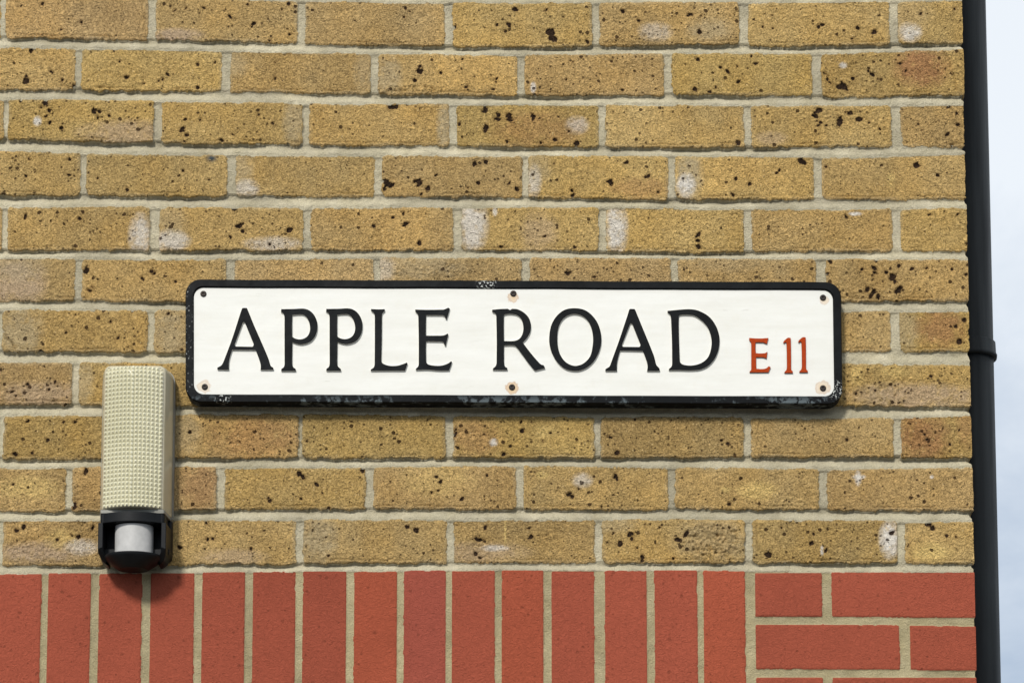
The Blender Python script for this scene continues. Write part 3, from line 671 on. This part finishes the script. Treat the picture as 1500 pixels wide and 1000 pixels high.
def smooth_poly(pts, n=5):
    N_ = len(pts); res = []
    for i in range(N_):
        p0 = Vector(pts[i][:2]); p1 = Vector(pts[(i + 1) % N_][:2])
        pm = Vector(pts[i - 1][:2]); pn_ = Vector(pts[(i + 2) % N_][:2])
        L_ = (p1 - p0).length
        def tan(a, b, c, corner):
            if corner: return None
            t = (c - a)
            return t.normalized() if t.length > 0 else None
        t0 = tan(pm, p0, p1, len(pts[i]) > 2); t1 = tan(p0, p1, pn_, len(pts[(i + 1) % N_]) > 2)
        if L_ > 150 and (pm - p0).length < L_ / 3: t0 = (p1 - p0).normalized() if t0 is not None else None
        if L_ > 150 and (pn_ - p1).length < L_ / 3: t1 = (p1 - p0).normalized() if t1 is not None else None
        m0 = (t0 if t0 is not None else (p1 - p0).normalized()) * L_; m1 = (t1 if t1 is not None else (p1 - p0).normalized()) * L_
        for k in range(n):
            s_ = k / n
            res.append(p0 * (2*s_**3 - 3*s_**2 + 1) + m0 * (s_**3 - 2*s_**2 + s_) + p1 * (-2*s_**3 + 3*s_**2) + m1 * (s_**3 - s_**2))
    return res
MRD = NT('red_letter_paint'); MRD.set('Base Color', MRD.mix(MRD.rng(MRD.noise(MRD.pos(), 300, 3), .3, .7), rgb(150, 50, 6), rgb(168, 62, 12))); MRD.set('Roughness', .6); MRD.set('Specular IOR Level', .1)
MRE = NT('red_letter_edge'); MRE.set('Base Color', rgb(110, 62, 48)); MRE.set('Roughness', .6)
def letter(key, face, side, dx=0, dy=0, label=None, th=.0018):
    ox, oy, sc, loops = OUT[key]
    cu = bpy.data.curves.new('c', 'CURVE'); cu.dimensions = '2D'; cu.fill_mode = 'BOTH'
    base = P(750, 500, DP + th)
    for lp in loops:
        pts = smooth_poly(lp)
        sp = cu.splines.new('POLY'); sp.points.add(len(pts) - 1); sp.use_cyclic_u = True
        for q, v in zip(sp.points, pts):
            w_ = P(ox + dx + v.x / sc, oy + dy + v.y / sc, DP + th)
            q.co = (w_.x, w_.z, 0, 1)
    cu.extrude = th / 2 + .0004; cu.bevel_depth = 0.00018; cu.bevel_resolution = 0; cu.offset = -0.00018
    tmp = bpy.data.objects.new('tmp', cu); S.collection.objects.link(tmp)
    bpy.context.view_layer.update()
    me = bpy.data.meshes.new_from_object(tmp.evaluated_get(bpy.context.evaluated_depsgraph_get()))
    bpy.data.objects.remove(tmp)
    co = np.empty(len(me.vertices) * 3); me.vertices.foreach_get('co', co); co = co.reshape(-1, 3)
    co = np.stack([co[:, 0], -(DP + th / 2 + .0002) - co[:, 2], co[:, 1]], -1)
    me.vertices.foreach_set('co', co.ravel()); me.update()
    me.materials.clear()
    o = link('letter', me, [side, face], sign)
    ymin = co[:, 1].min() + .00025
    for pf in me.polygons:
        pf.material_index = 1 if all(co[i, 1] < ymin for i in pf.vertices) else 0
    if label: o['label'] = label
    return o
for key, dx, dy, ch in (('A1', 0, 0, 'A starting the first word'), ('P', -66, .3, 'first P'), ('P', 0, 0, 'second P'), ('L', 0, 0, 'L'), ('E', 0, 0, 'E ending the first word'),
                    ('R', 0, 0, 'R'), ('O', 0, 0, 'O'), ('A2', 0, 0, 'A in the second word'), ('D', 0, 0, 'D')):
    letter(key, MBL, MLE, dx, dy, 'raised black capital ' + ch)
letter('e', MRD.m, MRE.m, 0, 0, 'small red capital E', .0016)
letter('one', MRD.m, MRE.m, 0, 0, 'first red numeral one', .0016); letter('one', MRD.m, MRE.m, 21.9, -.9, 'last red numeral one', .0016)
# screws
MS = NT('screw_metal'); MS.set('Base Color', MS.mix(MS.rng(MS.noise(MS.pos(), 400, 3), .4, .6), rgb(18, 15, 14), rgb(52, 38, 28))); MS.set('Metallic', .3); MS.set('Roughness', .6)
MS = MS.m
def lathe(bm, prof, c, n=28, axis='y'):
    """prof: (radius, depth towards the viewer) ; axis y = facing out of the wall"""
    rings = []
    for r, h in prof:
        rings.append([bm.verts.new((c[0] + r * math.cos(2*math.pi*k/n), c[1] - h, c[2] + r * math.sin(2*math.pi*k/n)) if axis == 'y' else
                                   (c[0] + r * math.cos(2*math.pi*k/n), c[1] + r * math.sin(2*math.pi*k/n), c[2] + h)) for k in range(n)])
    for a, b in zip(rings[:-1], rings[1:]):
        for i in range(n): bm.faces.new((a[i], a[(i+1) % n], b[(i+1) % n], b[i]))
    bm.faces.new(rings[0]); bm.faces.new(rings[-1])
for x, y in ((298, 430.5), (752, 430), (1205.5, 436), (300, 566.5), (750, 567), (1205.5, 568.5)):
    c = P(x, y, DP); bm = bmesh.new()
    lathe(bm, [(.0047, -.001), (.0047, .0006), (.0043, .0014), (.0034, .0018), (.0020, .0018), (.0017, .0006)], (c.x, -DP, c.z), 24)
    link('screw', bm_mesh(bm), MS, sign)

# ------------------------------------------------------------------ bulkhead light with sensor
LD = 0.066
def LP(px, py, dep=LD): return P(px, py, dep)
xl, xr = LP(147, 640).x, LP(240.5, 640).x
ztp, zbt = LP(190, 530.5).z, LP(190, 743).z
xc = (xl + xr) / 2; hw = (xr - xl) / 2
light = empty('bulkhead_light', (xc, 0, LP(195, 800).z))
tag(light, 'rectangular wall light with ribbed cream cover and black motion sensor, left of the street sign', 'wall light')
def rrw(x0, x1, z0, z1, rt, rb, n=8):
    pts = []
    for cx, cz, r, a0 in ((x1 - rt, z1 - rt, rt, 0), (x0 + rt, z1 - rt, rt, 90), (x0 + rb, z0 + rb, rb, 180), (x1 - rb, z0 + rb, rb, 270)):
        for k in range(n + 1):
            a = math.radians(a0 + 90 * k / n); pts.append((cx + r * math.cos(a), cz + r * math.sin(a)))
    return pts
def lens_ring(e, dep, rt=.012, rb=.004, bulge=0.0):
    return [Vector((x, -(dep - bulge * ((x - xc) / hw) ** 2), z)) for x, z in rrw(xl - e, xr + e, zbt - e * .3, ztp + e, rt + e, rb)]
M = NT('cream_polycarbonate'); p = M.pos()
M.set('Base Color', M.mix(M.rng(M.noise(p, 12, 3), .3, .7), (.64, .61, .44, 1), (.72, .69, .52, 1)))
M.set('Roughness', .13); M.set('Specular IOR Level', 1.0)
MLN = M.m
M = NT('cream_cover_border'); p = M.pos(); M.set('Base Color', M.mix(M.rng(M.noise(p, 14, 3), .3, .7), (.44, .395, .265, 1), (.53, .48, .34, 1))); M.set('Roughness', .18); M.set('Specular IOR Level', .7); MLB = M.m
bm = loft([lens_ring(.0060, .012), lens_ring(.0052, .018), lens_ring(.0022, LD - .016, bulge=.010), lens_ring(.0002, LD - .008, bulge=.015), lens_ring(-.0007, LD - .0048, .009, bulge=.015), lens_ring(-.0020, LD - .0026, .008, .003, bulge=.015), lens_ring(-.0040, LD - .0016, .008, .003, bulge=.015)], close_first=True, close_last=True)
cover = link('cover', bm_mesh(bm), MLB, light, smooth=True)
ax0, ax1, az0, az1 = xl + .0028, xr - .0034, zbt + .0015, ztp - .0030
ncx, ncz, sub = 15, 33, 6
gx = np.linspace(ax0, ax1, ncx * sub + 1); gz = np.linspace(az0, az1, ncz * sub + 1)
GX, GZ = np.meshgrid(gx, gz)
fx = ((GX - ax0) / (ax1 - ax0) * ncx) % 1; fz = ((GZ - az0) / (az1 - az0) * ncz) % 1
fx[:, -1] = 0; fz[-1, :] = 0; fx = np.where(fx > .9999, 0, fx); fz = np.where(fz > .9999, 0, fz)
py_ = np.minimum(1 - np.abs(2 * fx - 1), 1 - np.abs(2 * fz - 1)); py_ = np.clip(py_ * 1.04, 0, 1)
py_ = np.where(np.abs((GX - ax0) / (ax1 - ax0) - .5) * ncx < .10, .8, py_)
rr_ = .009                                      # rounded upper corners of the ribbed field
cxm = np.maximum(np.abs(GX - (ax0 + ax1) / 2) - ((ax1 - ax0) / 2 - rr_), 0); czm = np.maximum(GZ - (az1 - rr_), 0)
inside = np.hypot(cxm, czm) < rr_
dep = LD - .0016 - .015 * ((GX - xc) / hw) ** 2 + py_ * .0044 - .0045 * np.clip((GZ - (az1 - .016)) / .016, 0, 1) ** 2
e = np.minimum(np.minimum(GX - ax0, ax1 - GX), np.minimum(GZ - az0, az1 - GZ))
dep = np.where(e < 1e-6, dep - .004, dep); dep = np.where(inside, dep, dep - .006)
Vg = np.stack([GX, -dep, GZ], -1).reshape(-1, 3)
gme = grid_mesh(Vg, *GX.shape); gme.polygons.foreach_set('use_smooth', np.zeros(len(gme.polygons), bool))
link('prism_panel', gme, MLN, cover)
# grey base tray behind the cover and round its foot
M = NT('grey_tray'); p = M.pos(); M.set('Base Color', M.mix(M.rng(M.noise(p, 50, 3), .3, .7), rgb(118, 117, 108), rgb(142, 140, 130))); M.set('Roughness', .5); MTR = M.m
zlow = P(195, 822, 0).z
bm = loft([[Vector((x, -dd, z)) for x, z in rrw(xl - .0070, xr + .0070, zbt - .004, ztp + .0070, .019, .003)] for dd in (-.002, .013)], True, True)
link('base_tray', bm_mesh(bm), MTR, light)
zs = LP(190, 748).z
bm = loft([[Vector((x, -(dd - .013 * ((x - xc) / hw) ** 2), z)) for x, z in rrw(xl - q, xr + q, zs + .0003, zbt + .0008, .0014, .0008)] for dd, q in ((.0132, .0060), (LD - .0025, .0006), (LD - .0005, -.0008))], True, True)
link('foot_band', bm_mesh(bm), MTR, light)
# black sensor housing
M = NT('black_plastic'); p = M.pos(); M.set('Base Color', M.mix(M.rng(M.noise(p, 90, 3), .3, .7), rgb(12, 13, 14), rgb(20, 22, 24))); M.set('Roughness', .42); M.set('Specular IOR Level', .18)
M.set('Normal', M.bump(M.noise(p, 900, 2), .15, .0004)); MBP = M.m
def prism(bm, outline, z0, z1, taper=None):
    """outline: (x, depth) seen from above"""
    a = [bm.verts.new((x, -dd, z0)) for x, dd in (taper or outline)]; b = [bm.verts.new((x, -dd, z1)) for x, dd in outline]
    n = len(a)
    for i in range(n): bm.faces.new((a[i], a[(i+1) % n], b[(i+1) % n], b[i]))
    bm.faces.new(a); bm.faces.new(b)
def front_outline(x0, x1, d0, d1, r, bulge=.012, n=6):
    pts = [(x0, d0)]
    for k in range(n + 1):
        a = math.radians(180 - 90 * k / n); pts.append((x0 + r + r * math.cos(a), d1 - bulge - r + r * math.sin(a)))
    m = 32
    for k in range(1, m):
        t = k / m; x = x0 + r + (x1 - x0 - 2 * r) * t; pts.append((x, d1 - bulge * (2 * t - 1) ** 2))
    for k in range(n + 1):
        a = math.radians(90 - 90 * k / n); pts.append((x1 - r + r * math.cos(a), d1 - bulge - r + r * math.sin(a)))
    pts.append((x1, d0)); return pts
house = empty('sensor_housing', (0, 0, 0)); house.parent = light
bpy.data.objects.remove(house)
zl0, zl1 = LP(190, 762.5).z, zs                # lintel
bm = bmesh.new()
prism(bm, front_outline(xl - .0006, xr + .0006, .012, LD - .0008, .005), zl0, zl1)
prism(bm, front_outline(xl - .006, xr + .006, -.002, .0145, .003, .0005), zlow + .010, zl1 - .0004)      # back panel
# cheeks, cut back towards the foot, with a rounded lower corner
def cheek(sg):
    xo = xl if sg > 0 else xr
    zf = lambda y: LP(190, y).z
    prof = [(-.0030, zl0 + .001), (-.0030, zf(800)), (-.0018, zf(807)), (.0015, zf(814)), (.0060, zf(818)), (.0095, zf(820)), (.0100, zf(811)), (.0080, zf(809)), (.0050, zf(804)), (.0042, zf(797)), (.0042, zl0 + .001)]
    a = [bm.verts.new((xo + sg * x, -(LD - .013 - max(0, zf(800) - z) * .9), z)) for x, z in prof]; b = [bm.verts.new((xo + sg * (x - .0025 * (k < 5)), -.0138, z)) for k, (x, z) in enumerate(prof)]
    for i in range(len(a)): j = (i + 1) % len(a); bm.faces.new((a[i], a[j], b[j], b[i]))
    n = len(a)
    for V_ in (a, b):
        for k in range(5): bm.faces.new((V_[k], V_[k + 1], V_[n - 2 - k], V_[n - 1 - k])) if n - 2 - k > k + 1 else None
cheek(1); cheek(-1)
# foot of the housing, rounded like the back panel
bm2 = loft([[Vector((x, -dd, z)) for x, z in rrw(xl - .0060, xr + .0060, zlow - .002, zlow + .0098, .001, .0085)] for dd in (-.002, .030, .034)], True, True)
me2 = bm_mesh(bm2); bm.from_mesh(me2)
me = bm_mesh(bm)
hs = link('sensor_housing', me, MBP, light)
bv = hs.modifiers.new('bevel', 'BEVEL'); bv.width = .0009; bv.segments = 2; bv.limit_method = 'ANGLE'; bv.angle_limit = math.radians(40)
# sensor head: disc foot and white window
zd = LP(195, 811).z; zdt = LP(195, 806.5).z
bm = bmesh.new()
lathe(bm, [(.022, -.016), (.036, -.007), (.0415, -.001), (.0430, .0012), (.0430, zdt - zd - .001), (.0415, zdt - zd)], (xc, 0, zd), 64, 'z')
for v in bm.verts: v.co.y = v.co.y * .78 - .0350
hd = link('sensor_foot', bm_mesh(bm), MBP, light)
bm = bmesh.new(); rl = .0282
zt1 = zl0 - .001
lathe(bm, [(rl, 0), (rl, zt1 - zdt)], (xc + .001, 0, zdt - .0003), 64, 'z')
for v in bm.verts: v.co.y = v.co.y * .8 - .0370
M = NT('sensor_window'); p = M.pos(); M.set('Base Color', M.mix(M.rng(M.noise(p, 60, 4, .6), .35, .68), (.40, .395, .38, 1), (.50, .49, .47, 1))); M.set('Roughness', .5)
link('sensor_window', bm_mesh(bm), M.m, light, smooth=False)
for nm in ('sensor_window', 'sensor_foot'):
    md_ = bpy.data.objects[nm].data; md_.polygons.foreach_set('use_smooth', [True] * len(md_.polygons)); md_.set_sharp_from_angle(angle=math.radians(35))

# ------------------------------------------------------------------ downpipe round the corner
M = NT('black_gutter_plastic'); p = M.pos(); st2 = M.n('Mapping', {0: p, 'Scale': (1, 1, .06)}).outputs[0]
M.set('Base Color', M.mix(M.rng(M.noise(st2, 60, 3), .35, .65), rgb(26, 29, 31), rgb(40, 44, 46))); M.set('Roughness', M.rng(M.noise(st2, 90, 3), .3, .7, .45, .65)); M.set('Specular IOR Level', .16)
M.set('Normal', M.bump(M.noise(st2, 40, 2), .15, .001)); MPP = M.m
PD = .215; PR = .034
xe = P(1453.0, 430, -PD).x; pc = (xe - PR, PD)
pipe = empty('downpipe', (pc[0], pc[1], 0))
tag(pipe, 'black plastic rainwater downpipe standing beyond the wall corner against the sky', 'downpipe')
zc1, zc0 = P(1440, 493, -PD + PR).z, P(1440, 517, -PD + PR).z
bm = bmesh.new(); lathe(bm, [(PR, 0.02), (PR, ZTOP - .05)], (pc[0], pc[1], 0), 48, 'z'); o = link('pipe', bm_mesh(bm), MPP, pipe)
o.data.polygons.foreach_set('use_smooth', [len(pf.vertices) == 4 for pf in o.data.polygons])
bm = bmesh.new()
lathe(bm, [(PR + .0003, .0), (PR + .0048, .0004), (PR + .0055, .0055), (PR + .0040, .0065), (PR + .0032, zc1 - zc0 - .001), (PR + .0024, zc1 - zc0), (PR + .0004, zc1 - zc0)], (pc[0], pc[1], zc0), 64, 'z')
cl = link('pipe_clip', bm_mesh(bm), MPP, pipe)
cl.data.polygons.foreach_set('use_smooth', [len(pf.vertices) == 4 for pf in cl.data.polygons])
bm = bmesh.new()
box_bm(bm, U0 + .001, pc[0] - .02, pc[1] - .016, pc[1] + .016, zc0 + .004, zc1 - .003)          # lug to the wall
o = link('clip_lug', bm_mesh(bm), MPP, cl)
bv = o.modifiers.new('bevel', 'BEVEL'); bv.width = .0015; bv.segments = 2
bm = bmesh.new(); lathe(bm, [(PR + .006, -.0), (PR + .006, .05), (PR + .0004, .053)], (pc[0], pc[1], .06), 48, 'z'); link('pipe_socket', bm_mesh(bm), MPP, pipe)

# ------------------------------------------------------------------ ground (out of the picture, it throws light back up)
def sheet(name, x0, x1, y0, y1, z, mat):
    bm = bmesh.new(); vs = [bm.verts.new(v) for v in ((x0, y0, z), (x1, y0, z), (x1, y1, z), (x0, y1, z))]; bm.faces.new(vs)
    o = link(name, bm_mesh(bm), mat); o['kind'] = 'structure'; return o
M = NT('asphalt'); p = M.pos(); M.set('Base Color', M.mix(M.noise(p, 90, 4), rgb(56, 56, 57), rgb(84, 83, 81))); M.set('Roughness', .9); MA = M.m
M = NT('concrete_paving'); p = M.pos()
br = M.n('TexBrick', {'Vector': p, 'Color1': rgb(118, 115, 108), 'Color2': rgb(104, 101, 95), 'Mortar': rgb(84, 80, 74), 'Scale': 1.0, 'Mortar Size': .006, 'Brick Width': .9, 'Row Height': .6})
M.set('Base Color', M.mix(.35, br.outputs[0], M.mix(M.noise(p, 30, 5), rgb(86, 83, 78), rgb(128, 124, 116)))); M.set('Roughness', .9); MPv = M.m
sheet('ground', -400, 400, -400, 400, -.13, MA)
bm = bmesh.new(); box_bm(bm, -14, 14, -2.2, 14, -.125, 0.0)
o = link('pavement', bm_mesh(bm), MPv); o['kind'] = 'structure'
